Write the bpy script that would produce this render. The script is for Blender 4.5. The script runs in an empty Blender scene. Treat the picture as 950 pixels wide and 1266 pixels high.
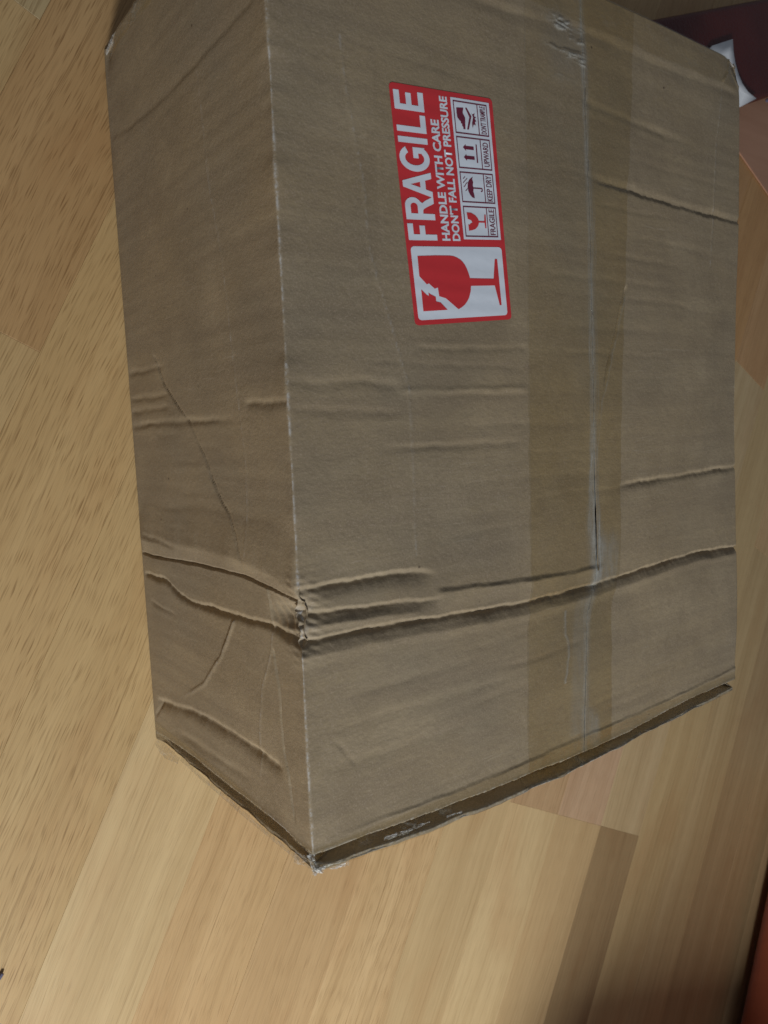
import bpy, math, random
import numpy as np
from mathutils import Matrix, Vector, geometry

random.seed(7)
rng = np.random.default_rng(7)
scn = bpy.context.scene
COL = scn.collection
MM = 0.001

# ------------------------------------------------------------------ camera
cam_d = bpy.data.cameras.new('camera')
cam = bpy.data.objects.new('camera', cam_d)
COL.objects.link(cam)
right = Vector((0.80176873, -0.04208366, 0.59615088))
upv = Vector((0.09625676, 0.99358751, -0.05931696))
back = Vector((-0.58983179, 0.10494204, 0.80067823))
m = Matrix((right, upv, back)).transposed().to_4x4()
m.translation = Vector((-0.13451, 0.16452, 0.40403))
cam.matrix_world = m
cam_d.sensor_fit = 'HORIZONTAL'
cam_d.sensor_width = 36.0
cam_d.lens = 36.0 * 940.18 / 950.0
cam_d.clip_start = 0.01
cam_d.clip_end = 50
cam_d.dof.use_dof = True
cam_d.dof.focus_distance = 0.36
cam_d.dof.aperture_fstop = 28
scn.camera = cam

# ------------------------------------------------------------------ light of the room
world = bpy.data.worlds.new('World')
scn.world = world
world.use_nodes = True
bg = world.node_tree.nodes['Background']
bg.inputs['Color'].default_value = (0.78, 0.86, 1.0, 1)
bg.inputs['Strength'].default_value = 0.135


def area_light(name, loc, target, sx, sy, power, col):
    d = bpy.data.lights.new(name, 'AREA')
    d.shape = 'RECTANGLE'
    d.size, d.size_y = sx, sy
    d.energy = power
    d.color = col
    o = bpy.data.objects.new(name, d)
    COL.objects.link(o)
    o.location = loc
    o.rotation_euler = (Vector(target) - Vector(loc)).to_track_quat('-Z', 'Y').to_euler()
    return o


area_light('room_light', (-0.34, -0.76, 0.63), (0.12, 0.06, 0.08), 0.20, 0.17, 11.0, (0.91, 0.96, 1.0))

scn.view_settings.view_transform = 'Standard'
scn.view_settings.look = 'None'
scn.view_settings.exposure = 0.0
scn.view_settings.gamma = 1.0
scn.view_settings.use_curve_mapping = False
scn.render.engine = 'CYCLES'
scn.cycles.max_bounces = 8
scn.cycles.transparent_max_bounces = 16


# ------------------------------------------------------------------ material helpers
class NT:
    def __init__(self, name):
        self.m = bpy.data.materials.new(name)
        self.m.use_nodes = True
        self.t = self.m.node_tree
        self.t.nodes.clear()
        self.out = self.t.nodes.new('ShaderNodeOutputMaterial')

    def n(self, typ, ins=None, **kw):
        nd = self.t.nodes.new('ShaderNode' + typ)
        for k, v in kw.items():
            setattr(nd, k, v)
        for k, v in (ins or {}).items():
            if isinstance(v, bpy.types.NodeSocket):
                self.t.links.new(v, nd.inputs[k])
            else:
                nd.inputs[k].default_value = v
        return nd

    def coord(self, scale=(1, 1, 1), off=None, kind='Object', src=None):
        tc = src or self.n('TexCoord').outputs[kind]
        mp = self.n('Mapping', {'Vector': tc, 'Scale': scale})
        if off is not None:
            self.t.links.new(off, mp.inputs['Location'])
        return mp.outputs[0]

    def noise(self, vec, scale=1.0, detail=3.0, rough=0.5, dist=0.0):
        return self.n('TexNoise', {'Vector': vec, 'Scale': scale, 'Detail': detail, 'Roughness': rough, 'Distortion': dist}).outputs[0]

    def ramp(self, fac, stops):
        r = self.n('ValToRGB', {'Fac': fac})
        el = r.color_ramp.elements
        while len(el) < len(stops):
            el.new(0.5)
        for e, (p, c) in zip(el, stops):
            e.position = p
            e.color = c if len(c) == 4 else (*c, 1)
        return r.outputs[0]

    def maprange(self, v, a, b, c=0.0, d=1.0):
        return self.n('MapRange', {'Value': v, 'From Min': a, 'From Max': b, 'To Min': c, 'To Max': d}).outputs[0]

    def math(self, op, a, b=0.0):
        return self.n('Math', {0: a, 1: b}, operation=op).outputs[0]

    def mix(self, fac, a, b, blend='MIX'):
        nd = self.n('Mix', data_type='RGBA', blend_type=blend)
        for i, v in ((0, fac), (6, a), (7, b)):
            if isinstance(v, bpy.types.NodeSocket):
                self.t.links.new(v, nd.inputs[i])
            else:
                nd.inputs[i].default_value = v
        return nd.outputs[2]

    def bump(self, h, dist, strength=1.0, normal=None):
        d = {'Height': h, 'Distance': dist, 'Strength': strength}
        if normal is not None:
            d['Normal'] = normal
        return self.n('Bump', d).outputs[0]

    def attr(self, name):
        return self.n('Attribute', attribute_name=name).outputs['Fac']

    def done(self, shader):
        self.t.links.new(shader, self.out.inputs['Surface'])
        return self.m


def C4(r, g, b):
    return (r, g, b, 1.0)


def mat_cardboard():
    t = NT('kraft_cardboard')
    c = t.coord()
    mottle = t.noise(c, 38, 4, 0.55)
    blot = t.noise(c, 11, 3, 0.5)
    fib = t.noise(t.coord((260, 1500, 260)), 1, 3, 0.6)          # short fibres lying along the flutes
    fine = t.noise(c, 1500, 2, 0.6)
    band = t.noise(t.coord((9, 150, 9)), 1, 3, 0.55, 0.3)         # faint flute bands
    base = t.mix(t.maprange(mottle, 0.3, 0.7), C4(0.288, 0.216, 0.126), C4(0.405, 0.312, 0.190))
    base = t.mix(t.maprange(blot, 0.4, 0.72), base, C4(0.275, 0.222, 0.148))
    warm = t.noise(t.coord((17, 26, 17)), 1, 4, 0.6)
    base = t.mix(t.math('MULTIPLY', t.maprange(warm, 0.42, 0.66), 0.55), base, C4(0.365, 0.270, 0.152))
    base = t.mix(t.math('MULTIPLY', t.maprange(t.noise(c, 150, 3, 0.6), 0.5, 0.72), 0.25), base, C4(0.225, 0.172, 0.112))
    base = t.mix(t.math('MULTIPLY', t.maprange(fib, 0.35, 0.7), 0.34), base, C4(0.20, 0.145, 0.095))
    base = t.mix(t.math('MULTIPLY', t.maprange(band, 0.38, 0.66), 0.34), base, C4(0.21, 0.155, 0.10))
    base = t.mix(t.math('MULTIPLY', t.maprange(fine, 0.5, 0.75), 0.5), base, C4(0.44, 0.34, 0.25))
    speck = t.n('TexVoronoi', {'Vector': c, 'Scale': 95.0}, feature='F1').outputs['Distance']
    sp = t.math('MULTIPLY', t.maprange(speck, 0.035, 0.075, 1, 0), t.maprange(t.noise(c, 60, 2), 0.56, 0.62))
    base = t.mix(sp, base, C4(0.10, 0.07, 0.045))
    scuff = t.noise(t.coord((55, 1300, 55)), 1, 2, 0.6, 0.6)
    base = t.mix(t.math('MULTIPLY', t.math('MULTIPLY', t.maprange(scuff, 0.62, 0.72), t.maprange(t.noise(c, 16, 2), 0.5, 0.62)), 0.3), base, C4(0.46, 0.38, 0.28))
    stain = t.noise(c, 7.5, 4, 0.62, 0.8)
    base = t.mix(t.math('MULTIPLY', t.maprange(stain, 0.55, 0.72), 0.32), base, C4(0.20, 0.152, 0.098))
    wear = t.math('MULTIPLY', t.attr('wear'), t.maprange(t.noise(t.coord((500, 420, 500)), 1, 3, 0.7), 0.42, 0.62))
    base = t.mix(t.math('MINIMUM', wear, 1.0), base, C4(0.60, 0.60, 0.60))
    flute = t.n('TexWave', {'Vector': t.coord((0, 1, 0)), 'Scale': 42.0, 'Distortion': 3.2, 'Detail': 3.0, 'Detail Scale': 0.6},
                wave_type='BANDS', bands_direction='Y').outputs['Fac']
    flute = t.math('MULTIPLY', flute, t.maprange(blot, 0.38, 0.66))
    nb = t.bump(flute, 0.0002, 0.3)
    nb = t.bump(t.noise(c, 26, 3, 0.5), 0.0016, 0.35, nb)
    nb = t.bump(t.noise(c, 420, 4, 0.7), 0.0003, 0.7, nb)
    p = t.n('BsdfPrincipled', {'Base Color': base, 'Roughness': 0.78, 'Normal': nb, 'Specular IOR Level': 0.28})
    return t.done(p.outputs[0])


def mat_tape():
    """clear packing film: tinted see-through, a glossy coat, frosted where air sits under it and where glints are painted"""
    t = NT('clear_packing_tape')
    c = t.coord()
    tint = t.mix(t.attr('stuck'), C4(0.985, 0.98, 0.97), C4(0.935, 0.905, 0.815))
    trans = t.n('BsdfTransparent', {'Color': tint}).outputs[0]
    nb = t.bump(t.noise(t.coord((120, 300, 120)), 1, 4, 0.6), 0.0006, 0.5)
    nb = t.bump(t.noise(c, 900, 2), 0.0001, 0.4, nb)
    gloss = t.n('BsdfGlossy', {'Color': C4(0.9, 0.9, 0.9), 'Roughness': 0.16, 'Normal': nb}).outputs[0]
    fr = t.math('MULTIPLY', t.n('Fresnel', {'IOR': 1.33, 'Normal': nb}).outputs[0], t.math('SUBTRACT', 1.0, t.n('NewGeometry').outputs['Backfacing']))
    a = t.n('MixShader', {'Fac': fr, 1: trans, 2: gloss}).outputs[0]
    frost = t.n('BsdfDiffuse', {'Color': C4(0.50, 0.48, 0.42), 'Normal': nb}).outputs[0]
    fz = t.math('MULTIPLY', t.attr('bubble_glint'), t.maprange(t.noise(t.coord((420, 90, 420)), 1, 4, 0.7), 0.22, 0.72, 0.15, 0.9))
    b = t.n('MixShader', {'Fac': fz, 1: a, 2: frost}).outputs[0]
    return t.done(b)


def mat_film(name, lo, hi):
    t = NT(name)
    trans = t.n('BsdfTransparent', {'Color': C4(0.93, 0.92, 0.89)}).outputs[0]
    gloss = t.n('BsdfGlossy', {'Color': C4(0.95, 0.95, 0.95), 'Roughness': 0.12}).outputs[0]
    fr = t.math('MULTIPLY', t.n('Fresnel', {'IOR': 1.5}).outputs[0], t.math('SUBTRACT', 1.0, t.n('NewGeometry').outputs['Backfacing']))
    a = t.n('MixShader', {'Fac': fr, 1: trans, 2: gloss}).outputs[0]
    fz = t.maprange(t.noise(t.coord(), 600, 3, 0.7), 0.38, 0.68, lo, hi)
    b = t.n('MixShader', {'Fac': fz, 1: a, 2: t.n('BsdfDiffuse', {'Color': C4(0.78, 0.77, 0.73)}).outputs[0]}).outputs[0]
    return t.done(b)


def mat_print(name, col, rough=0.38):
    t = NT(name)
    c = t.coord()
    v = t.mix(t.math('MULTIPLY', t.noise(c, 300, 3), 0.12), C4(*col), C4(*(x * 0.6 for x in col)))
    smear = t.math('MULTIPLY', t.maprange(t.noise(t.coord((90, 420, 90)), 1, 3, 0.6), 0.56, 0.75), 0.22)
    v = t.mix(smear, v, C4(*(x * 0.72 for x in col)))
    w = t.n('TexWave', {'Vector': t.coord((0, 1, 0)), 'Scale': 42.0, 'Distortion': 1.4, 'Detail': 2.0},
            wave_type='BANDS', bands_direction='Y').outputs['Fac']
    nb = t.bump(w, 0.0002, 0.35)
    nb = t.bump(t.noise(c, 200, 2), 0.0002, 0.3, nb)
    p = t.n('BsdfPrincipled', {'Base Color': v, 'Roughness': rough, 'Normal': nb, 'Specular IOR Level': 0.4})
    return t.done(p.outputs[0])


def mat_oak():
    t = NT('oiled_oak')
    oi = t.n('ObjectInfo')
    rnd = oi.outputs['Random']
    off = t.n('CombineXYZ', {'X': t.math('MULTIPLY', rnd, 37.0), 'Y': t.math('MULTIPLY', rnd, 91.0), 'Z': 0.0}).outputs[0]
    # wavering grain
    tc = t.n('TexCoord').outputs['Object']
    warp = t.n('TexNoise', {'Vector': t.coord((5, 9, 5), off), 'Scale': 1.0, 'Detail': 2.0}).outputs['Color']
    wv = t.n('VectorMath', {0: warp, 1: (0.5, 0.5, 0.5)}, operation='SUBTRACT').outputs[0]
    wv = t.n('VectorMath', {0: wv, 1: (0.0, 0.016, 0.0)}, operation='MULTIPLY').outputs[0]
    pv = t.n('VectorMath', {0: tc, 1: wv}, operation='ADD').outputs[0]
    broad = t.noise(t.coord((2.2, 58, 1), off, src=pv), 1, 3, 0.55)
    lines = t.noise(t.coord((6, 330, 1), off, src=pv), 1, 4, 0.68)
    warp2 = t.n('VectorMath', {0: t.n('TexNoise', {'Vector': t.coord((40, 160, 1), off), 'Scale': 1.0, 'Detail': 1.0}).outputs['Color'], 1: (0.010, 0.0022, 0.0)}, operation='MULTIPLY').outputs[0]
    pvw = t.n('VectorMath', {0: pv, 1: warp2}, operation='ADD').outputs[0]

    def dashes(sx, sy, r0, r1):
        vo = t.n('TexVoronoi', {'Vector': t.coord((sx, sy, 0), off, src=pvw), 'Scale': 1.0, 'Randomness': 1.0}, feature='F1', voronoi_dimensions='2D')
        rc = t.n('SeparateColor', {'Color': vo.outputs['Color']}).outputs[0]
        return t.math('MULTIPLY', t.maprange(vo.outputs['Distance'], r0, r1, 1, 0), t.maprange(rc, 0.15, 0.95, 0.1, 1.0))
    pores = dashes(40, 560, 0.08, 0.24)
    pores2 = dashes(58, 1000, 0.09, 0.34)
    hair = t.noise(t.coord((4.5, 780, 1), off, src=pv), 1, 2, 0.6)
    fine = t.noise(t.coord((30, 1700, 1), off, src=pv), 1, 2, 0.6)
    blot = t.noise(t.coord((9, 22, 1), off, src=pv), 1, 3, 0.5)
    alpha = oi.outputs['Alpha']                      # how open the grain of this plank is
    base = oi.outputs['Color']
    dark = t.mix(1.0, base, C4(0.52, 0.44, 0.36), 'MULTIPLY')
    lite = t.mix(1.0, base, C4(1.16, 1.18, 1.2), 'MULTIPLY')
    pink = t.mix(1.0, base, C4(0.92, 0.78, 0.70), 'MULTIPLY')
    v = t.mix(t.math('MULTIPLY', t.maprange(broad, 0.35, 0.68), 0.6), lite, t.mix(1.0, base, C4(0.88, 0.83, 0.76), 'MULTIPLY'))
    v = t.mix(t.math('MULTIPLY', t.maprange(blot, 0.52, 0.75), 0.6), v, pink)
    v = t.mix(t.math('MULTIPLY', t.maprange(lines, 0.54, 0.75), t.maprange(alpha, 0, 1, 0.25, 0.5)), v, dark)
    v = t.mix(t.math('MULTIPLY', pores, t.maprange(alpha, 0, 1, 0.06, 0.62)), v, dark)
    v = t.mix(t.math('MULTIPLY', pores2, t.maprange(alpha, 0, 1, 0.12, 0.60)), v, dark)
    v = t.mix(t.math('MULTIPLY', t.maprange(hair, 0.60, 0.68), t.maprange(alpha, 0, 1, 0.35, 0.55)), v, dark)
    v = t.mix(t.math('MULTIPLY', t.maprange(hair, 0.40, 0.32), 0.5), v, lite)
    v = t.mix(t.math('MULTIPLY', t.maprange(fine, 0.5, 0.72), 0.22), v, dark)
    v = t.mix(t.math('MULTIPLY', t.maprange(lines, 0.44, 0.3), 0.3), v, lite)
    nb = t.bump(t.math('SUBTRACT', 1.0, pores), 0.0002, 0.3)
    nb = t.bump(t.noise(t.coord(), 14, 2), 0.002, 0.12, nb)
    rough = t.maprange(lines, 0.3, 0.7, 0.42, 0.6)
    p = t.n('BsdfPrincipled', {'Base Color': v, 'Roughness': rough, 'Normal': nb, 'Specular IOR Level': 0.32})
    return t.done(p.outputs[0])


def mat_simple(name, a, b, scale=(60, 60, 60), rough=0.6, bump=0.0005, bscale=300, spec=0.4, sheen=0.0):
    t = NT(name)
    v = t.mix(t.maprange(t.noise(t.coord(scale), 1, 4, 0.6), 0.3, 0.7), C4(*a), C4(*b))
    nb = t.bump(t.noise(t.coord(), bscale, 4, 0.6), bump, 0.6)
    p = t.n('BsdfPrincipled', {'Base Color': v, 'Roughness': rough, 'Normal': nb, 'Specular IOR Level': spec, 'Sheen Weight': sheen})
    return t.done(p.outputs[0])


M_CARD = mat_cardboard()
M_TAPE = mat_tape()
M_FILM = mat_film('crumpled_clear_film', 0.06, 0.42)
M_GLINT = mat_film('white_glint_film', 0.05, 1.0)  # clear film turned white, the glints of the tape put into its colour
M_RED = mat_print('red_sticker_print', (0.70, 0.042, 0.048))
M_WHITE = mat_print('white_sticker_print', (0.84, 0.88, 0.94))
M_INK = mat_print('dark_red_print', (0.19, 0.022, 0.05))
M_OAK = mat_oak()
M_RUST = mat_simple('rust_red_upholstery', (0.30, 0.068, 0.028), (0.36, 0.085, 0.036), (30, 30, 30), 0.85, 0.0008, 900, 0.2, 0.2)
M_MAROON = mat_simple('maroon_leather', (0.062, 0.006, 0.004), (0.085, 0.010, 0.007), (25, 25, 25), 0.42, 0.0008, 420, 0.4)
M_PEACH = mat_simple('smooth_tan_card', (0.46, 0.245, 0.15), (0.52, 0.285, 0.18), (8, 90, 8), 0.62, 0.0002, 300, 0.3)
M_PAPER = mat_simple('white_paper', (0.78, 0.79, 0.80), (0.84, 0.845, 0.85), (40, 40, 40), 0.7, 0.0004, 60, 0.3)
M_SCRAP = mat_simple('grey_violet_plastic', (0.11, 0.10, 0.15), (0.20, 0.18, 0.25), (200, 200, 200), 0.35, 0.0003, 500)


# ------------------------------------------------------------------ object helpers
def link(name, mesh, mat=None, parent=None):
    o = bpy.data.objects.new(name, mesh)
    if mat is not None:
        mesh.materials.clear()
        mesh.materials.append(mat)
    COL.objects.link(o)
    if parent is not None:
        o.parent = parent
    return o


def mesh_of(name, verts, faces, smooth=False):
    me = bpy.data.meshes.new(name)
    me.from_pydata([tuple(map(float, v)) for v in verts], [], [tuple(map(int, f)) for f in faces])
    me.update()
    if smooth:
        me.polygons.foreach_set('use_smooth', np.ones(len(me.polygons), dtype=bool))
    return me


def grid_mesh(name, P, keep=None, attrs=None, smooth=True):
    """P: (na, nb, 3) metres"""
    na, nb = P.shape[:2]
    idx = np.arange(na * nb).reshape(na, nb)
    q = np.stack([idx[:-1, :-1], idx[1:, :-1], idx[1:, 1:], idx[:-1, 1:]], -1).reshape(-1, 4)
    if keep is not None:
        q = q[keep.reshape(-1)]
    me = bpy.data.meshes.new(name)
    me.vertices.add(na * nb)
    me.vertices.foreach_set('co', P.reshape(-1).astype(np.float32))
    me.loops.add(len(q) * 4)
    me.loops.foreach_set('vertex_index', q.reshape(-1).astype(np.int32))
    me.polygons.add(len(q))
    me.polygons.foreach_set('loop_start', (np.arange(len(q)) * 4).astype(np.int32))
    me.polygons.foreach_set('use_smooth', np.full(len(q), smooth, dtype=bool))
    me.update(calc_edges=True)
    for k, v in (attrs or {}).items():
        at = me.attributes.new(k, 'FLOAT', 'POINT')
        at.data.foreach_set('value', v.reshape(-1).astype(np.float32))
    return me


def box_mesh(name, x0, x1, y0, y1, z0, z1, r=0.0, seg=3):
    import bmesh
    bm = bmesh.new()
    bmesh.ops.create_cube(bm, size=1.0)
    for v in bm.verts:
        v.co = Vector((x0 + (v.co.x + .5) * (x1 - x0), y0 + (v.co.y + .5) * (y1 - y0), z0 + (v.co.z + .5) * (z1 - z0)))
    if r > 0:
        bmesh.ops.bevel(bm, geom=list(bm.edges), offset=r, segments=seg, profile=0.5, affect='EDGES')
    me = bpy.data.meshes.new(name)
    bm.to_mesh(me)
    bm.free()
    if r > 0 and seg > 1:
        me.polygons.foreach_set('use_smooth', np.ones(len(me.polygons), dtype=bool))
    return me


def tag(o, label, cat, group=None):
    o['label'] = label
    o['category'] = cat
    if group:
        o['group'] = group


# ================================================================== the floor: oak strips
TH = math.radians(61.739)
floor = link('floor', mesh_of('floor', [(-6, -6, -0.0006), (6, -6, -0.0006), (6, 6, -0.0006), (-6, 6, -0.0006)], [(0, 1, 2, 3)]), M_OAK)
floor['kind'] = 'structure'
floor.color = (0.52, 0.34, 0.15, 0.5)

PITCH = 62.7
TONES = [(0.57, 0.385, 0.182), (0.53, 0.355, 0.165), (0.60, 0.42, 0.205), (0.50, 0.325, 0.15), (0.56, 0.385, 0.19), (0.52, 0.33, 0.158)]
# strip index -> list of (d0, d1, colour, openness of grain)
known = {
    # boards that show beside and below the box
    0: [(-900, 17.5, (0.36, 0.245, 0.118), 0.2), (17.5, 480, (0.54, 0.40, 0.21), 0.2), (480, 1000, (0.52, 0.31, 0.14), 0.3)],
    1: [(-700, 17.5, (0.56, 0.39, 0.19), 0.15), (17.5, 430, (0.55, 0.37, 0.215), 0.35), (430, 1000, (0.50, 0.285, 0.115), 0.4)],
    2: [(-800, 17.5, (0.62, 0.45, 0.225), 0.2), (17.5, 400, (0.52, 0.345, 0.18), 0.4), (400, 1000, (0.50, 0.285, 0.12), 0.4)],
    3: [(-950, 120, (0.58, 0.415, 0.205), 0.1), (120, 1000, TONES[1], 0.5)],
    4: [(-800, 200, (0.61, 0.42, 0.205), 0.75), (200, 1000, TONES[3], 0.5)],
    5: [(-700, 260, (0.56, 0.375, 0.18), 0.35), (260, 1000, TONES[1], 0.5)],
    6: [(-900, 300, (0.57, 0.38, 0.178), 0.45), (300, 1000, TONES[3], 0.5)],
    7: [(-800, 330, (0.60, 0.435, 0.215), 0.25), (330, 1000, TONES[5], 0.8)],
    8: [(-650, 420, (0.56, 0.385, 0.185), 0.95), (420, 1000, TONES[5], 0.8)],
    9: [(-900, 350, (0.55, 0.37, 0.175), 1.0), (350, 1100, (0.49, 0.32, 0.165), 0.8)],
    10: [(-500, 165.3, (0.54, 0.37, 0.18), 0.9), (165.3, 900, (0.49, 0.305, 0.142), 1.0)],
    11: [(-900, 310, (0.50, 0.335, 0.16), 1.0), (310, 900, (0.47, 0.35, 0.19), 0.7)],
    12: [(-700, 240, (0.52, 0.355, 0.17), 0.8), (240, 1000, (0.50, 0.37, 0.195), 0.6)],
    -1: [(-650, 700, (0.52, 0.375, 0.18), 0.2)],
    -2: [(-800, 330, (0.50, 0.36, 0.175), 0.2), (330, 1000, TONES[4], 0.4)],
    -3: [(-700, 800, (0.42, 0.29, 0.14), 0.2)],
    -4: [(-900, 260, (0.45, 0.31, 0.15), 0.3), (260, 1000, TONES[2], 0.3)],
}


def plank_mesh(L, w, t=16.0, c=0.14):
    hx, hy = L / 2, w / 2
    v = []
    for (x, y, z) in ((hx, hy, -t), (hx, hy, -c), (hx - c, hy - c, 0.0)):
        v += [(-x * MM, -y * MM, z * MM), (x * MM, -y * MM, z * MM), (x * MM, y * MM, z * MM), (-x * MM, y * MM, z * MM)]
    f = [(8, 9, 10, 11)]
    for a in (0, 4):
        for i in range(4):
            j = (i + 1) % 4
            f.append((a + i, a + j, a + 4 + j, a + 4 + i))
    return mesh_of('plank', v, f)


dv = Vector((math.cos(TH), math.sin(TH), 0))
ev = Vector((-math.sin(TH), math.cos(TH), 0))
for k in range(-13, 20):
    e0 = -490 + PITCH * k
    segs = list(known.get(k, []))
    if not segs:
        segs = [(-300 + random.uniform(-250, 250), 500 + random.uniform(-150, 250), random.choice(TONES), random.uniform(0.1, 0.8))]
    lo, hi = segs[0][0], segs[-1][1]
    while lo > -1300:
        n = lo - random.uniform(450, 900)
        segs.insert(0, (n, lo, random.choice(TONES), random.uniform(0.1, 0.8)))
        lo = n
    while hi < 1500:
        n = hi + random.uniform(450, 900)
        segs.append((hi, n, random.choice(TONES), random.uniform(0.1, 0.8)))
        hi = n
    for (a, b, colr, op) in segs:
        o = link('plank', plank_mesh(b - a - 0.06, PITCH - 0.05), M_OAK, floor)
        o.location = (dv * ((a + b) / 2) + ev * (e0 + PITCH / 2)) * MM + Vector((0, 0, random.uniform(-0.00006, 0.00006)))
        o.rotation_euler = (0, 0, TH)
        o.color = (colr[0] * 0.96, colr[1] * 0.93, colr[2] * (0.87 if k >= 8 else 0.93), op)

# ================================================================== the carton
W, L0, L1, H = 300.0, -4.0, 362.0, 166.94
RAD = 0.9


def sstep(x):
    x = np.clip(x, 0, 1)
    return x * x * (3 - 2 * x)


def curve_fn(pts):
    """smooth curve through (t, value), sorted in t"""
    pts = sorted(pts)
    t = np.array([p[0] for p in pts])
    y = np.array([p[1] for p in pts])
    tt = np.linspace(t[0], t[-1], 600)
    yy = np.interp(tt, t, y)
    k = np.ones(25) / 25
    pad = np.concatenate([np.full(12, yy[0]), yy, np.full(12, yy[-1])])
    # keep the end slopes
    pad[:12] = yy[0] + (yy[1] - yy[0]) * np.arange(-12, 0)
    pad[-12:] = yy[-1] + (yy[-1] - yy[-2]) * np.arange(1, 13)
    ys = np.convolve(pad, k, 'valid')
    return lambda q: np.interp(q, tt, ys)


def wob(t, seed, amp, wl):
    r = np.random.default_rng(seed)
    o = np.zeros_like(t)
    for i in range(5):
        f = 2 ** (i * 0.8)
        o = o + amp / f * np.sin(t * 2 * math.pi * f / wl + r.uniform(0, 6.28))
    return o


CREASES = []      # (orientation, fn, tmin, tmax, fade0, fade1, a, b, depth, power, seed)


def across(pts, a, b, depth, f0=8, f1=8, p=1.15, wa=0.35):
    """a crease that runs round the box: v as a function of s; a = width on the far (+v) side"""
    t = [q[0] for q in pts]
    CREASES.append(('s', curve_fn(pts), min(t), max(t), f0, f1, a, b, depth, p, len(CREASES), wa))


def along(pts, a, b, depth, f0=8, f1=8, p=1.15, wa=0.3):
    """a crease that runs along the box: s as a function of v"""
    q = [(y, x) for x, y in pts]
    t = [k[0] for k in q]
    CREASES.append(('v', curve_fn(q), min(t), max(t), f0, f1, a, b, depth, p, len(CREASES), wa))


# --- top panel (s = distance from the front fold, v = distance from the near end), millimetres; depth > 0 is a furrow
across([(-0.9, 108.3), (1.2, 108.6), (14.4, 108.3), (33.0, 108.6), (55.1, 107.6), (67.1, 104.5)], 1.8, 5.2, 1.8, 0, 12, 1.0)
across([(-1, 100.6), (0.7, 100.3), (10.2, 98.6), (21.1, 97.9), (40.2, 96.8), (72.5, 93.6)], 1.5, 4.6, 1.5, 0, 22, 1.0)
across([(-0.5, 88.9), (16.9, 89.0), (39.8, 88.4), (73.9, 86.2), (112.9, 84.0), (166.1, 84.3), (210.9, 86.8), (256.7, 89.1), (301.6, 87.2), (330, 86)], 1.5, 4.0, 1.9, 0, 10, 1.0)
across([(-0.5, 82.9), (16.9, 83.0), (39.8, 82.6), (73.9, 80.4), (112.9, 78.5), (166.1, 78.8), (210.9, 81.6), (256.7, 84.3), (301.6, 83.2)], 2.4, 3.6, -0.35, 0, 10)
across([(64, 97.4), (93.2, 95.7), (113.3, 94.1), (146.4, 92.7), (164.5, 92.8), (178, 93)], 2.0, 8.0, -0.85, 5, 14)
across([(-0.5, 94.5), (20, 93.6), (60, 91.0)], 2.5, 2.5, -0.5, 0, 10)
across([(185, 132.3), (189.5, 132.6), (211.4, 133.4), (240.9, 134.0), (273.0, 135.0), (301.0, 135.1), (330, 135)], 1.3, 3.2, 1.25, 12, 10)
across([(166, 278), (173.1, 277.9), (189.8, 277.5), (219.6, 276.4), (256.4, 275.3), (302.7, 274.7), (330, 274)], 3.2, 1.5, 1.0, 15, 10, 1.0)
across([(60, 336.5), (84.8, 337.0), (102.5, 337.5), (121.5, 338.3), (164.6, 343.0), (187.7, 342.8), (213.4, 341.9), (264.0, 342.7), (300.1, 343.9)], 3.2, 5.0, 0.42, 30, 10)
across([(162, 312), (167.9, 311.8), (193.4, 310.4), (226.9, 309.2), (264.1, 308.3)], 2.6, 3.0, 0.4, 5, 40)
across([(3.2, 10.9), (23.6, 10.9), (70.1, 8.9), (110.1, 8.2), (160.7, 9.0), (210.1, 9.0), (265.2, 11.0), (304.4, 13.3)], 1.5, 5.0, -0.38, 30, 5)
across([(-0.4, 174.1), (52.1, 171.7)], 2.2, 3.0, 0.28, 5, 10)
across([(0.2, 183.4), (15.3, 182.9), (33.3, 184.1), (52.6, 181.8)], 2.6, 3.4, 0.4, 0, 6)
across([(48.5, 180.2), (78.0, 180.5), (124.0, 181.1)], 1.8, 2.2, -0.38, 6, 4)
across([(57.4, 196.9), (87.7, 197.5), (124.5, 198.9)], 2.2, 2.2, 0.30, 6, 4)
across([(35.7, 158.2), (55.5, 157.9), (77.0, 157.6), (123.2, 157.3)], 2.0, 2.4, 0.36, 14, 14)
for i in range(16):
    vv = 120 + i * 11.5 + random.uniform(-3, 3)
    s0 = random.uniform(0, 150)
    if 200 < vv < 312 and s0 < 120:
        s0 = random.uniform(120, 200)
    across([(s0, vv), (s0 + 40, vv + random.uniform(-1, 1)), (s0 + random.uniform(60, 110), vv + random.uniform(-2, 2))],
           random.uniform(1.6, 2.6), random.uniform(1.8, 3), random.uniform(0.08, 0.2), 18, 18)
for i in range(9):
    vv = 18 + i * 6.7 + random.uniform(-2, 2)
    s0 = random.uniform(2, 170)
    across([(s0, vv), (s0 + 30, vv + random.uniform(-2, 2)), (s0 + random.uniform(50, 110), vv + random.uniform(-3, 3))],
           random.uniform(2, 4), random.uniform(2, 4), random.uniform(0.10, 0.26), 18, 18)
along([(29.4, 306.9), (30.4, 293.4), (34.5, 271.9), (37.9, 255.3), (38.9, 232.1), (49.5, 199.7), (55.4, 181.1), (55.6, 142.7), (55.4, 113.2)], 0.9, 0.9, -0.16, 10, 10)
along([(282.4, 343.4), (276.1, 312.6), (273.8, 282.3), (270.8, 247.4)], 1.0, 1.0, -0.22, 10, 20)
along([(194.9, 231.9), (190.8, 222.6), (186.8, 208.7), (180.1, 192.8), (175.5, 177.2)], 1.0, 1.3, 1.9, 20, 3, 1.0, 0.2)
along([(23.2, 34.5), (17.8, 41.0), (14.4, 46.8), (8.5, 50.8)], 2.0, 1.4, 0.35, 6, 6)
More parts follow.
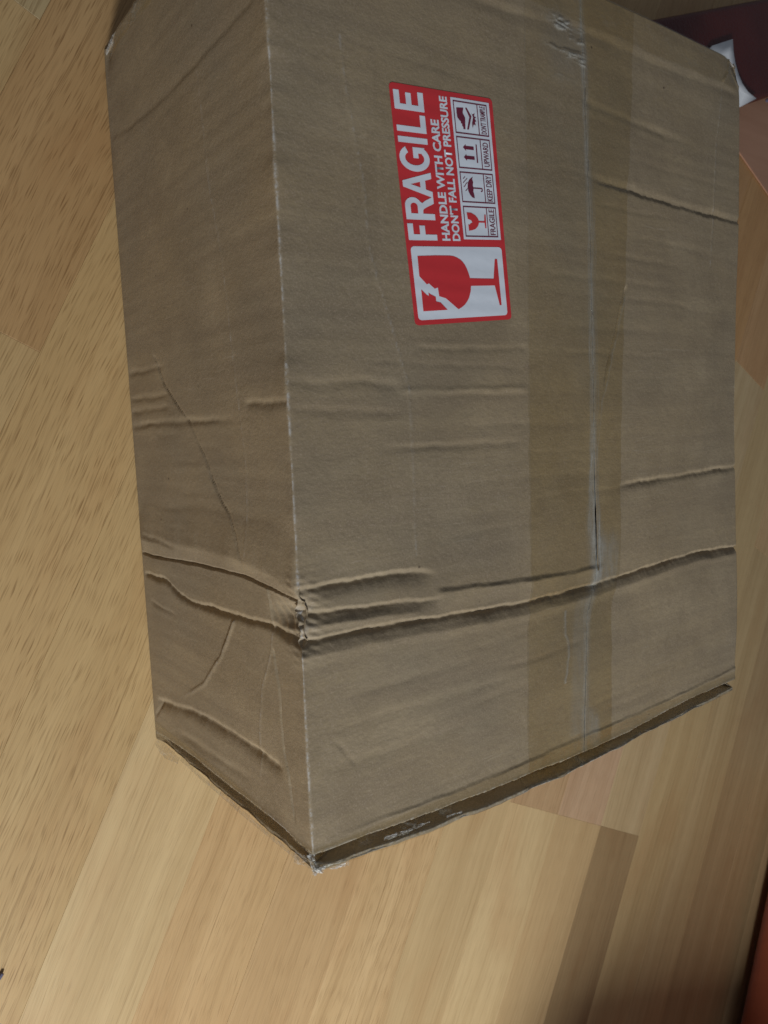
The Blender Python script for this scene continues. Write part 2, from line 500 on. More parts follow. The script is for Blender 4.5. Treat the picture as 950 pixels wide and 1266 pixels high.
along([(282, 346), (287, 353), (291, 362)], 1.2, 1.2, -0.9, 3, 0)
along([(301, 346), (296, 352), (291, 360)], 1.2, 1.6, -0.6, 3, 0)
# --- side panel (s negative, downwards from the fold)
across([(-175, 106), (-170.6, 106.0), (-148.5, 105.3), (-95.1, 107.6), (-44.8, 108.7), (-17.6, 106.6), (-4.3, 104.5), (1.0, 103.4)], 0.8, 0.9, 1.5, 0, 1, 1.0, 0.15)
across([(-175, 112), (-170.6, 113.0), (-148.5, 113.0), (-95.1, 115.6), (-44.8, 115.2), (-17.6, 112.6), (-4.3, 109.5), (1.0, 108)], 19.0, 7.8, -1.5, 0, 4, 1.0, 0.3)
across([(-164.3, 94.3), (-150.8, 94.3), (-133.4, 94.5), (-122.2, 90.7), (-106.3, 87.9), (-55.1, 89.7), (-22.6, 91.5), (-8.3, 89.8), (1.0, 88.6)], 2.2, 2.7, 1.3, 2, 1)
across([(-160.2, 25.4), (-146.8, 26.8), (-108.1, 32.4), (-62.9, 34.8), (-33.0, 34.4), (-18.3, 34.3)], 2.4, 5.0, 1.35, 8, 8)
across([(-164.8, 15.1), (-157, 21), (-150.3, 26.7)], 1.6, 2.0, 0.6, 3, 3)
across([(-140, 15), (-95, 17), (-45, 19)], 3, 3, 0.4, 20, 20)
across([(-169.4, 318.6), (-137.6, 314.4), (-95.3, 311.8), (-55.9, 311.9), (-29.8, 313.2), (-10.3, 314.1), (-1.8, 315.3)], 6.5, 1.8, 0.3, 2, 10)
across([(-168.3, 200.5), (-140.1, 199.7), (-112.7, 199.5)], 2.2, 2.2, 0.42, 0, 8)
across([(-167.6, 187.0), (-126.0, 186.1), (-108.2, 186.1)], 2.2, 2.2, 0.42, 0, 8)
across([(-166.6, 180.2), (-132.7, 180.6), (-109.3, 180.2)], 2.2, 2.2, 0.42, 0, 8)
across([(-164.4, 172.9), (-123.2, 173.6), (-93.1, 172.9), (-36.1, 171.8)], 2.2, 2.4, 0.55, 0, 30)
across([(-34, 177.6), (-28.4, 177.6), (-0.4, 176.6)], 1.6, 3.0, 0.7, 5, 0)
across([(-162, 116), (-135, 114.5), (-108, 113)], 2.0, 2.2, 0.5, 6, 14)
across([(-160, 80.5), (-140, 79), (-118, 78)], 2.0, 2.4, 0.4, 6, 14)
for i in range(7):
    vv = 122 + i * 8 + random.uniform(-2, 2)
    s0 = random.uniform(-150, -70)
    across([(s0, vv), (s0 + 40, vv + random.uniform(-2, 2))], 2, 2.5, random.uniform(0.1, 0.22), 14, 14)
along([(-128, 207), (-124.7, 203.3), (-116.2, 192.3), (-107.4, 185.0), (-96.1, 177.0), (-87.8, 171.3), (-75.8, 157.9), (-69.0, 147.5), (-61.3, 138.8), (-52.7, 133.2), (-47.9, 123.8), (-42.5, 115.0), (-41, 112)], 1.6, 0.9, 0.75, 6, 3, 1.0, 0.7)
along([(-57.8, 310.0), (-55.7, 298.6), (-53.0, 267.2), (-46.5, 240.9), (-39.7, 187.1), (-35.8, 158.5), (-36.3, 139.4), (-39.6, 114.7)], 0.8, 0.8, -0.16, 10, 4)
along([(-55.2, 88.6), (-63.9, 78.2), (-72.9, 67.9), (-83.0, 59.3), (-95.4, 50.1), (-109.2, 43.0), (-126.1, 35.3)], 1.8, 1.6, -0.65, 12, 2, 1.1, 0.9)
along([(-21.5, 90.4), (-24.8, 79.4), (-33.5, 64.1), (-37.9, 45.9), (-39.9, 24.4)], 1.0, 0.9, -0.3, 3, 10)
along([(-22.3, 83.2), (-18.9, 67.8), (-17.9, 48.6), (-17.4, 42.2), (-14.6, 33.3), (-11.7, 14.1)], 0.9, 1.2, 1.0, 8, 3)
along([(-23.5, 107.5), (-22.1, 96.0), (-21.5, 90.4)], 0.9, 1.3, -0.7, 1, 1)

lip_fn = curve_fn([(-166, 6.1), (-122.4, 8.7), (-91.0, 8.8), (-58.6, 8.6), (-36.0, 9.6), (-15.9, 9.2), (0.5, 6.8), (10, 7.4), (19.6, 7.0), (39.5, 5.7), (89.5, 3.5), (132.3, 2.2),
                   (160.0, 1.2), (202.9, 1.9), (232.7, 4.7), (265.2, 6.1), (302.6, 6.1), (470, 6)])
end_fn = curve_fn([(-170, 1.6), (-113, 1.0), (-60, 0.5), (-20, 0.6), (0, -0.6), (39, -4.2), (89.7, -6.4), (132, -7.8), (160, -7.8), (227, -4.9), (300, -1.6), (470, 0)])
gap_fn = lambda q: np.maximum(1.0, (lip_fn(q) - end_fn(q) - 2.5) * (lip_fn(q) - L0) / (lip_fn(q) - end_fn(q)) * sstep((np.asarray(q) + 168) / 28) * (1 - 0.35 * np.exp(-(np.asarray(q) / 5.0) ** 2)))


def disp(s, v):
    s = np.asarray(s, float)
    v = np.asarray(v, float)
    d = np.zeros(np.broadcast(s, v).shape)
    s, v = np.broadcast_arrays(s, v)
    ss = np.clip(s, -400, W)
    # slow sag and bulge of the panels
    d += 0.55 * np.sin(ss / 47.0 + 0.4) * np.sin(v / 66.0 + 1.1) * sstep((np.abs(ss)) / 25)
    d += 0.22 * np.sin(ss / 19.0 + v / 31.0) * np.sin(v / 17.0 - ss / 53.0) * sstep(np.abs(ss) / 15) * (1 - 0.8 * ((ss > 45) & (ss < 118) & (v > 200) & (v < 305)))
    for (o, fn, t0, t1, f0, f1, a, b, dep, p, sd, wa) in CREASES:
        T, N = (ss, v) if o == 's' else (v, ss)
        mask = (T >= t0) & (T <= t1)
        if not mask.any():
            continue
        t = T[mask]
        n = N[mask] - fn(t) - wob(t, sd, wa * 0.5, 26.0) - wob(t, sd + 7, 0.10, 5.5) * (dep > 0.5 and a + b > 2.5)
        amp = np.ones_like(t)
        if f0 > 0:
            amp *= sstep((t - t0) / f0)
        if f1 > 0:
            amp *= sstep((t1 - t) / f1)
        amp *= 1 + 0.16 * wob(t, sd + 50, 1.0, 60.0)
        w = np.where(n > 0, a, b * (1.5 if b > 2.6 and dep > 0.45 else 1.0)) * (1 + np.where(a > 5, 0.03, 0.10) * wob(t, sd + 90, 1.0, 60.0))
        x = np.clip(1 - np.abs(n) / w, 0, 1)
        x = np.where(x > 0.93, 0.93 + (x - 0.93) * 0.6, x)
        d[mask] -= dep * amp * np.where(n > 0, x ** p, x ** (p + 1.5 * (b > 2.6) * (dep > 0.45)))
    d += 0.30 * wob(v, 611, 1.0, 70.0) * np.exp(-(ss / 7.0) ** 2) + 0.9 * np.sin(v / 41.0 + 0.7) * np.exp(-((ss - W) / 22.0) ** 2) * sstep((v - 10) / 30)
    # the corner of the crush, squashed in
    g = np.exp(-(((ss + 9) / 10.0) ** 2 + ((v - 97.5) / 5.5) ** 2))
    d -= 2.6 * g * (1 + 0.25 * np.sin(ss * 1.3 + v * 0.8))
    d -= 2.2 * np.exp(-((ss / 6.0) ** 2)) * np.exp(-(((v - 97) / 9.0) ** 2))
    d -= 1.7 * np.exp(-((ss / 6.0) ** 2)) * (np.exp(-(((v - 102.0) / 3.2) ** 2)) + 0.8 * np.exp(-(((v - 89.0) / 2.8) ** 2)))
    # crumple wrinkles at the crushed fold
    g = np.exp(-((np.abs(ss) / 9.0) ** 2)) * np.exp(-(((v - 98) / 13.0) ** 2))
    d += 0.45 * g * np.sin(v * 1.9 + 0.5 * ss) * np.sin(ss * 0.55 + 1)
    # the near end: panel lip, dark gap, raised end rim
    n = v - lip_fn(ss) - wob(ss, 777, 0.16, 45.0)
    gw = gap_fn(ss)
    k = np.minimum(1.0, gw / 3.0)
    bottom = -10.5 * k
    rim = -1.1 * np.minimum(1, gw / 2.6) + wob(ss, 431, 0.3, 45.0)
    groove = np.where(n > 0, 0.35 * np.exp(-n / 1.6), np.where(n > -0.5, bottom * (-n / 0.5),
                      np.where(n > -gw, bottom + (rim - bottom) * np.clip((-n - 0.5) / (gw - 0.5 + 1e-6), 0, 1) ** 1.1, rim)))
    d += groove
    # far right corner knocked in
    d -= 3.5 * np.exp(-(((ss - 300) / 9.0) ** 2 + ((v - 362) / 9.0) ** 2))
    d -= 3.0 * np.exp(-(((ss + 166) / 12.0) ** 2 + ((v - 362) / 9.0) ** 2))
    return np.where(s > W, d * np.exp(-(s - W) / 20.0), d)


def place(q):
    """q (...,3) in millimetres on the plain box -> position, normal, (s, v)"""
    x, y, z = q[..., 0], q[..., 1], q[..., 2]
    lo = np.array([RAD, L0 + RAD, RAD])
    hi = np.array([W - RAD, L1 - RAD, H - RAD])
    c = np.clip(q, lo, hi)
    n = q - c
    n = n / np.maximum(np.linalg.norm(n, axis=-1, keepdims=True), 1e-9)
    return c + RAD * n, n


def unwrapped_s(q, face):
    x, z = q[..., 0], q[..., 2]
    if face == 'side':
        return z - H
    if face == 'far_side':
        return W + (H - z)
    return x


def surf(q, s, v, off=0.0, fade=None):
    p, n = place(q)
    d = disp(s, v) if fade is None else disp(s, v) * fade
    p = p + n * (d + off)[..., None]
    # the near end bows and sits a few millimetres off the straight line
    y = p[..., 1]
    vl = lip_fn(np.clip(s, -400, W))
    e = end_fn(np.clip(s, -400, W))
    k = np.clip((vl - y) / (vl - L0), 0, 1.6)
    y2 = np.where(y < vl, vl - k * (vl - e), y)
    p = np.stack([p[..., 0], y2, p[..., 2]], -1)
    return p * MM


def steps(a, b, step, fine, edge_a=7, edge_b=3):
    x = [a]
    while x[-1] < b - 1e-6:
        c = x[-1]
        near = (c - a < edge_a) or (b - c < edge_b)
        x.append(min(b, c + (fine if near else step)))
    return np.array(x)


box = bpy.data.objects.new('cardboard_box', None)
COL.objects.link(box)
tag(box, 'battered brown cardboard carton sealed with clear tape, a red fragile sticker on top', 'box')

VG = np.concatenate([steps(L0, 14, 0.3, 0.3)[:-1], steps(14, 78, 0.9, 0.9, 0, 0)[:-1], steps(78, 113, 0.45, 0.45)[:-1], steps(113, L1, 0.85, 0.4, 0, 4)])
SEAM = curve_fn([(-6, 157.6), (1.4, 158.1), (75, 162.6), (84, 169.0), (94, 169.8), (154, 168.8), (271, 167.0), (362, 163.0)])
gapw = lambda v: 0.07 + 1.0 * sstep((v - 84) / 10) * sstep((156 - v) / 40) + 0.22 * sstep((60 - v) / 40)


def flap(name, which):
    t = np.concatenate([np.linspace(0, 0.05, 26)[:-1], np.linspace(0.05, 0.985, 190)[:-1], np.linspace(0.985, 1, 8)])
    if which == 1:
        t = 1 - t[::-1]
    v = VG
    sm, g = SEAM(v), gapw(v) / 2
    if which == 0:
        S = t[:, None] * (sm - g)[None, :]
    else:
        S = (sm + g)[None, :] + t[:, None] * (W - sm - g)[None, :]
        S = S[np.argsort(t)]
    V = np.broadcast_to(v[None, :], S.shape)
    q = np.stack([S, V, np.full(S.shape, H)], -1)
    P = surf(q, S, V)
    # board thickness folded down into the seam
    edge = P[-1] if which == 0 else P[0]
    low = edge.copy()
    low[:, 2] -= 0.0042
    low[:, 0] += -0.003 if which == 0 else 0.011
    if which == 0:
        P = np.concatenate([P, low[None]], 0)
        S = np.concatenate([S, S[-1:]], 0)
    else:
        P = np.concatenate([low[None], P], 0)
        S = np.concatenate([S[:1], S], 0)
    V = np.broadcast_to(v[None, :], S.shape)
    wear = 0.55 * np.exp(-((S - 0.1) / 0.6) ** 2) + 0.5 * np.exp(-((V - lip_fn(S) - 0.2) / 0.5) ** 2)
    wear += 0.2 * np.exp(-((S - 2) / 4.0) ** 2) * np.exp(-((V - 97) / 9) ** 2)
    wear += 0.5 * np.exp(-((V - (lip_fn(S) - gap_fn(S) - 0.4)) / 0.5) ** 2)
    wear += 0.25 * np.exp(-((S - SEAM(V)) / 0.9) ** 2)
    for c in CREASES:
        if c[8] < 0 and c[8] > -0.3 and c[0] == 'v':
            wear = wear + 0.22 * np.exp(-((S - c[1](V)) / 0.4) ** 2) * (V > c[2]) * (V < c[3])
    return link(name, grid_mesh(name, P, attrs={'wear': wear}), M_CARD, box)


flap('top_flap', 0)
flap('top_flap', 1)


def side_panel():
    z = np.concatenate([steps(0, H - 30, 0.9, 0.9)[:-1], steps(H - 30, H, 0.5, 0.4, 0, 6)])
    S = (z - H)[::-1][:, None] + np.zeros((1, len(VG)))
    V = np.broadcast_to(VG[None, :], S.shape)
    q = np.stack([np.zeros(S.shape), V, S + H], -1)
    P = surf(q, S, V, fade=sstep((S + H) / 6.0) * 0.9 + 0.1)
    wear = 0.55 * np.exp(-(S / 0.4) ** 2) + 0.45 * np.exp(-((V - lip_fn(S) - 0.3) / 0.5) ** 2)
    wear += 0.5 * np.exp(-((V - (lip_fn(S) - gap_fn(S) - 0.4)) / 0.6) ** 2)
    for c in CREASES:
        if -0.7 < c[8] < 0 and c[0] == 'v':
            wear = wear + 0.26 * np.exp(-((S - c[1](V)) / 0.4) ** 2) * (V > c[2]) * (V < c[3])
    return link('side_panel', grid_mesh('side_panel', P[:, ::-1], attrs={'wear': wear[:, ::-1]}), M_CARD, box)


side_panel()


def far_side():
    z = np.concatenate([steps(0, H - 30, 3, 3)[:-1], steps(H - 30, H, 1.0, 0.5, 0, 5)])
    vv = VG[::2] if len(VG) % 2 else np.append(VG[::2], VG[-1])
    S = W + (H - z)[:, None] + np.zeros((1, len(vv)))
    V = np.broadcast_to(vv[None, :], S.shape)
    q = np.stack([np.full(S.shape, W), V, H - (S - W)], -1)
    P = surf(q, np.where(S - W < 0.01, W, S), V)
    return link('side_panel', grid_mesh('side_panel', P, attrs={'wear': 0.6 * np.exp(-((S - W) / 1.0) ** 2)}), M_CARD, box)


far_side()


def end_panel(v0):
    xs = np.concatenate([steps(0, 20, 0.5, 0.5)[:-1], steps(20, W - 10, 1.5, 1.5)[:-1], steps(W - 10, W, 0.6, 0.6)])
    z = np.concatenate([steps(0, H - 20, 3, 3)[:-1], steps(H - 20, H, 0.6, 0.5, 0, 5)])
    X, Z_ = np.meshgrid(xs, z, indexing='ij')
    q = np.stack([X, np.full(X.shape, v0), Z_], -1)
    # the panel takes its edge from the top near the fold, from the side panel near the side fold
    wt = np.exp(-(H - Z_) / 14.0)
    ws = np.exp(-X / 14.0) * (1 - wt)
    p, n = place(q)
    dt = disp(X, np.full(X.shape, v0))
    ds = disp(np.minimum(Z_ - H, 0), np.full(X.shape, v0))
    d = dt * wt + ds * ws
    p = p + n * d[..., None]
    if v0 < 0:
        et, es = end_fn(X), end_fn(np.minimum(Z_ - H, 0))
        y = et * wt + es * ws + 1.0 * (1 - wt - ws)
        p[..., 1] = y + (p[..., 1] - v0)
        p = p if v0 > 0 else p
    P = p * MM
    if v0 > 0:
        P = P[::-1]
    return link('end_panel', grid_mesh('end_panel', P, attrs={'wear': 0.5 * wt}), M_CARD, box)


end_panel(L0)
end_panel(L1)
link('bottom_panel', mesh_of('bottom_panel', [(0.001, 0.001, 0.0006), (0.001, 0.3605, 0.0006), (0.2985, 0.3605, 0.0006), (0.2985, 0.001, 0.0006)], [(0, 1, 2, 3)]), M_CARD, box)

# ------------------------------------------------------------------ packing tape
TL_ = curve_fn([(-6, 117.0), (33, 117.6), (76, 118.6), (84, 121.6), (123, 122.1), (244, 124.4), (322, 124.9), (362, 125)])
TR_ = curve_fn([(-6, 180), (75.6, 181.3), (86, 188), (99, 189.0), (173, 190.1), (275, 196.1), (333, 201.4), (362, 203)])


def fnoise(S, V, seed, ws, wv):
    r = np.random.default_rng(seed)
    o = np.zeros(S.shape)
    for i in range(7):
        a = r.uniform(-0.5, 0.5)
        f = 1.7 ** i * 0.6
        o += np.sin((S / ws + a * V / wv) * f * 6.28 + r.uniform(0, 6.28)) * np.cos((V / wv - a * S / ws) * f * 6.28 + r.uniform(0, 6.28)) / (1.25 ** i)
    return o / 3.0


def seam_tape():
    v = np.concatenate([steps(L0, 16, 0.4, 0.4)[:-1], steps(16, 78, 0.9, 0.9)[:-1], steps(78, 112, 0.6, 0.6)[:-1], steps(112, 318, 0.9, 0.9)[:-1], steps(318, L1, 0.4, 0.4)])
    sm = SEAM(v)
    t = np.concatenate([np.linspace(0, 1, 70)])
    A = TL_(v)[None, :] + wob(v, 5, 0.25, 30)[None, :] + t[:, None] * (sm - 0.06 - gapw(v) / 2 - TL_(v))[None, :]
    B = (sm + 0.06 + gapw(v) / 2)[None, :] + np.linspace(0, 1, 60)[:, None] * (TR_(v) + wob(v, 6, 0.25, 30) - sm - 0.06 - gapw(v) / 2)[None, :]
    S = np.concatenate([A, B], 0)
    V = np.broadcast_to(v[None, :], S.shape)
    # wrinkles standing up near the far end, film stretched over the furrows
    wr = np.exp(-(((S - 152) / 13.0) ** 4)) * np.exp(-(((V - 333) / 13.0) ** 4))
    crk = np.clip(1 - 4.0 * np.abs(fnoise(S, V, 3, 130, 26)), 0, 1)
    film = 0.16 + 0.7 * wr * crk
    film += 0.35 * np.exp(-((S - SEAM(V)) / 1.6) ** 2) * np.clip(0.6 + 0.6 * wob(V, 21, 1, 60), 0, 1.2)
    film += 0.30 * np.exp(-((S - 146 - wob(V, 13, 1.0, 40)) / 0.6) ** 2) * ((V > 40) & (V < 76))
    film += 0.22 * np.exp(-((S - 184 + (V - 60) * 0.9) / 1.2) ** 2) * np.exp(-((V - 66) / 9) ** 2)
    q = np.stack([S, V, np.full(S.shape, H)], -1)
    P = surf(q, S, V, film)
    dist = S - SEAM(V)
    up = sstep((V - 95) / 30)
    bub_glint = np.exp(-(np.abs(dist + 2.2 * up * np.exp(-((V - 110) / 50) ** 2)) / (2.3 + 3.2 * np.exp(-((V - 105) / 24) ** 2))) ** 3) * np.clip(0.34 + 0.3 * fnoise(S, V, 17, 3.5, 45) + 0.25 * sstep((170 - V) / 40) * (V > 82), 0.06, 0.9)
    bub_glint += 0.42 * np.exp(-(((dist - 8) / 10.0) ** 4)) * np.exp(-(((V - 96) / 13.0) ** 4))
    bub_glint += 0.40 * np.exp(-(((dist - 7) / 5.0) ** 4)) * np.exp(-(((V - 18 - dist * -0.9) / 9.0) ** 4))
    bub_glint += 0.22 * np.exp(-(((dist + 6) / 5.0) ** 4)) * (V < 80) * (V > 12)
    bub_glint += 0.55 * np.exp(-((S - 146 - wob(V, 13, 1.0, 40)) / 0.7) ** 2) * ((V > 40) & (V < 76))
    bub_glint += wr * crk ** 1.5 * (0.6 + 1.0 * (fnoise(S, V, 91, 30, 24) > 0.12)) + 0.16 * wr  # highlights of the wrinkle ridges painted as white frost
    bub_glint += 0.22 * np.exp(-((S - TL_(V) - 0.3) / 0.35) ** 2)
    for (pa, wd, am) in (([(100, -1.5), (150, -3.0), (200, -2.6), (260, -1.8), (330, -1.6)], 0.4, 0.42), ([(95, 2.6), (150, 2.2), (172, 5.6), (200, 16.5), (228, 26.5)], 0.45, 0.5),
                         ([(110, -6.5), (140, -3.6), (165, -1.2)], 0.4, 0.45), ([(150, 3.0), (200, 3.4), (280, 3.2)], 0.35, 0.32), ([(20, -2.5), (50, -2.0), (76, -3.0)], 0.4, 0.35)):
        fl = curve_fn(pa)
        line = np.exp(-((dist - fl(V) - wob(V, int(am * 100), 0.3, 22)) / wd) ** 2) * (V > pa[0][0]) * (V < pa[-1][0])
        line = line * np.clip(0.55 + 0.7 * fnoise(S, V, int(am * 77), 30, 40), 0.1, 1)
        bub_glint = bub_glint + am * line
    P = P + np.stack([np.zeros_like(bub_glint), np.zeros_like(bub_glint), 0.00025 * np.clip(bub_glint, 0, 1)], -1)
    left = dist < 0
    stuck = np.where(left, 0.35 + 0.5 * sstep((250 - V) / 90), 0.95)
    stuck = np.where(left & (V < 80), 0.8, stuck)
    stuck = np.clip(stuck + 0.22 * fnoise(S, V, 9, 40, 60), 0, 1)
    Vc = 0.5 * (V[:-1, :-1] + V[1:, 1:])
    keep = np.ones(Vc.shape, bool)
    keep[69, :] = ~((Vc[69] > 92) & (Vc[69] < 156))
    me = grid_mesh('seam_tape', P, keep=keep, attrs={'bubble_glint': np.clip(bub_glint, 0, 1), 'stuck': stuck})
    o = link('seam_tape', me, M_TAPE, box)
    o['label'] = 'wide clear packing tape along the middle seam, wrinkled and frosted in places'


seam_tape()


def end_tape(near):
    if near:
        s = np.concatenate([np.linspace(-165, 0, 260)[:-1], np.linspace(0, 299, 430)])
        vmin, vmax = L0 + 0.3, 11.0
        v = np.linspace(vmin, 14, 50)
    else:
        s = np.concatenate([np.linspace(-165, 0, 200)[:-1], np.linspace(0, 297, 300)])
        v = np.linspace(330, L1 - 0.3, 60)
    S, V = np.meshgrid(s, v, indexing='ij')
    if near:
        lim = 8.6 + 2.0 * np.exp(-((S - 300) / 60) ** 2) + 7.0 * sstep((-S - 15) / 60) * 0.4
        V = L0 + 0.3 + (V - v[0]) / (v[-1] - v[0]) * (lim - L0)
    else:
        lim = 346.0 + wob(S, 31, 0.4, 80) + 8 * sstep(-S / 30) + 4.0 * np.exp(-((S - 60) / 90.0) ** 2) * 0
        V = lim + (V - v[0]) / (v[-1] - v[0]) * (L1 - 0.3 - lim)
    q = np.where((S < 0)[..., None], np.stack([np.zeros(S.shape), V, H + S], -1), np.stack([S, V, np.full(S.shape, H)], -1))
    film = 0.34 + 0.10 * np.clip(fnoise(S, V, 41, 30, 9), -0.6, 1)
    if near:
        br = np.exp(-(((S - 44) / 17.0) ** 4)) + np.exp(-(((S - 71) / 5.0) ** 4)) + 0.6 * np.exp(-(((S - 14) / 7.0) ** 4))
        film += 0.75 * br * np.clip(-disp(S, V) - 0.5, 0, 12) * np.clip(0.75 + 0.5 * fnoise(S, V, 52, 14, 9), 0, 1)
        cr = np.exp(-(((S - 35) / 26.0) ** 4)) + 0.8 * np.exp(-((S - 4) / 6.0) ** 2)
        film += 0.9 * cr * np.clip(fnoise(S, V, 44, 9, 5), 0, 1) * (V < 4)
    else:
        film += 0.6 * np.exp(-(((S + 125) / 22.0) ** 4)) * np.clip(fnoise(S, V, 46, 14, 9), 0, 1)
    P = surf(q, S, V, film)
    bub_glint = 0.30 * np.clip(fnoise(S, V, 47, 26, 12) - 0.25, 0, 1)
    if near:
        sc = np.exp(-(((S - 42) / 9.0) ** 4)) + 0.7 * np.exp(-(((S - 66) / 4.0) ** 4)) + 0.35 * np.exp(-(((S - 18) / 12.0) ** 4))  # glints of the tape in the gap, painted as white frosted specks
        bub_glint = bub_glint * 0.6 + 1.6 * sc * np.clip(1 - 4.0 * np.abs(fnoise(S, V, 71, 34, 14)), 0, 1) * (fnoise(S, V, 72, 16, 12) > -0.05) * (V < lip_fn(S) - 1.0) * (V > lip_fn(S) - gap_fn(S) * 0.8) + 0.3 * np.exp(-((V - (lip_fn(S) - gap_fn(S) - 0.5)) / 0.7) ** 2)
    else:
        bub_glint += 0.35 * np.exp(-(((S + 120) / 9.0) ** 2)) * np.exp(-((V - 352) / 5) ** 2) + 0.3 * np.exp(-((S + 161) / 3) ** 2) + 0.22 * sstep((V - 355) / 3) * (S < 0)
    me = grid_mesh('end_tape', P, attrs={'bubble_glint': np.clip(bub_glint, 0, 1), 'stuck': np.full(S.shape, 0.75)})
    link('end_tape', me, M_TAPE, box)


end_tape(True)
end_tape(False)


def film_scrap(p0, ax, bx, up, amp, seed, n=14, mat=None):
    """a torn, crumpled end of clear tape, the white ones standing in for glints; p0, ax, bx, up in millimetres"""
    a = np.linspace(0, 1, n)
    A, B = np.meshgrid(a, a, indexing='ij')
    ax, bx, up = (np.array(k, float) for k in (ax, bx, up))
    r = np.random.default_rng(seed)
    edge = 0.8 - 0.3 * np.sin(A * 4 + seed)
    f = fnoise(A * 10, B * 10, seed, 12, 12)
    P = np.array(p0, float) + A[..., None] * ax + (B * edge)[..., None] * bx + (amp * f)[..., None] * up + (amp * 0.5 * fnoise(A * 10, B * 10, seed + 7, 14, 12))[..., None] * bx / np.linalg.norm(bx)
    link('tape_scrap_or_glint', grid_mesh('tape_scrap_or_glint', P * MM, smooth=False), mat or M_FILM, box)


film_scrap((0.2, 3.0, 3), (0.4, -2.0, 30), (-2.2, -5.0, 0.5), (-0.8, -0.5, 0), 1.0, 3)
film_scrap((0.3, 2.2, 36), (0.4, -1.0, 120), (-0.6, -2.2, 0.2), (-0.9, -0.4, 0), 0.5, 9, 22)
film_scrap((-0.8, 4.5, 155), (4.5, -3.5, 11), (-1.0, -4.0, 0.5), (-0.5, -0.5, 0.8), 1.5, 5, 12)
film_scrap((-1.2, 6.5, 164.5), (2.2, -7.5, 1.6), (3.6, 0.6, 1.6), (-0.3, -0.4, 0.9), 1.2, 6, 14, M_GLINT)
film_scrap((0.5, 1.5, 165.2), (17, -3.4, 0.2), (0.5, -3.6, -1.6), (0, -0.4, 0.9), 1.1, 12, 16)
film_scrap((0.8, 2.0, 167.0), (14, -2.4, -0.6), (0.5, -3.2, -1.0), (0, -0.4, 0.9), 0.7, 14, 14, M_GLINT)
film_scrap((34, 2.0, 166.0), (15, -1.6, 0), (0.4, -2.4, -0.4), (0, -0.3, 0.95), 0.6, 22, 30, M_GLINT)  # white flakes added along the gap in place of glints
film_scrap((51, 0.8, 166.0), (7, -0.8, 0), (0.3, -1.3, -0.3), (0, -0.3, 0.95), 0.5, 23, 18, M_GLINT)
film_scrap((67, -0.8, 166.3), (9, -0.6, 0), (0.3, -1.2, -0.3), (0, -0.3, 0.95), 0.5, 25, 20, M_GLINT)
film_scrap((0.4, 357, 4), (0.6, 3.5, 16), (-0.9, 1.8, -0.6), (-0.9, 0.3, 0), 0.7, 15)
film_scrap((296, 352, 164), (4, 8, -2), (4.5, -2, -1), (0.3, 0.3, 0.9), 1.3, 18)

# small torn flake of board at the knocked corner
link('torn_flake', mesh_of('torn_flake', [(0.2985, 0.3555, 0.1640), (0.3045, 0.3585, 0.1625), (0.3062, 0.3560, 0.1618), (0.3015, 0.3520, 0.1632),
                                          (0.2985, 0.3555, 0.1628), (0.3045, 0.3585, 0.1613), (0.3062, 0.3560, 0.1606), (0.3015, 0.3520, 0.1620)],
                           [(0, 1, 2, 3), (7, 6, 5, 4), (0, 4, 5, 1), (1, 5, 6, 2), (2, 6, 7, 3), (3, 7, 4, 0)]), M_CARD, box)

# ------------------------------------------------------------------ sticker
BR = np.array([113.669, 210.889])
EX = np.array([-0.09639276, 0.99534338])
EY = np.array([-EX[1], EX[0]])


def on_top(xy, off):
    xy = np.asarray(xy, float)
    w = BR + xy[:, :1] * EX + xy[:, 1:2] * EY
    S, V = w[:, 0], w[:, 1]
    q = np.stack([S, V, np.full(S.shape, H)], -1)
    return surf(q, S, V, np.full(S.shape, off))


def rrect(x0, x1, y0, y1, r, n=6, quad=None):
    pts = []
    for cx, cy, a0 in ((x1 - r, y1 - r, 0), (x0 + r, y1 - r, 90), (x0 + r, y0 + r, 180), (x1 - r, y0 + r, 270)):
        for i in range(n + 1):
            a = math.radians(a0 + 90 * i / n)
            pts.append((cx + r * math.cos(a), cy + r * math.sin(a)))
    return pts


def dense(loop, step=3.0):
    out = []
    for i, p in enumerate(loop):
        q = loop[(i + 1) % len(loop)]
        n = max(1, int(math.dist(p, q) / step))
        out += [(p[0] + (q[0] - p[0]) * k / n, p[1] + (q[1] - p[1]) * k / n) for k in range(n)]
    return out


def fill(shapes):
    """shapes: list of (outer, hole, hole ...) loops -> verts, faces"""
    V, F = [], []
    for loops in shapes:
        loops = [dense(l) for l in loops]
        tris = geometry.tessellate_polygon([[Vector((x, y, 0)) for x, y in l] for l in loops])
        b = len(V)
        V += [p for l in loops for p in l]
        for t in tris:
            a = [V[b + i] for i in t]
            ar = (a[1][0] - a[0][0]) * (a[2][1] - a[0][1]) - (a[2][0] - a[0][0]) * (a[1][1] - a[0][1])
            if abs(ar) > 1e-7:
                F.append(tuple(b + i for i in (t if ar > 0 else (t[0], t[2], t[1]))))
    return V, F


def sheet(name, shapes, off, mat, parent):
    V, F = fill(shapes)
    P = on_top(V, off)
    return link(name, mesh_of(name, P, F), mat, parent)


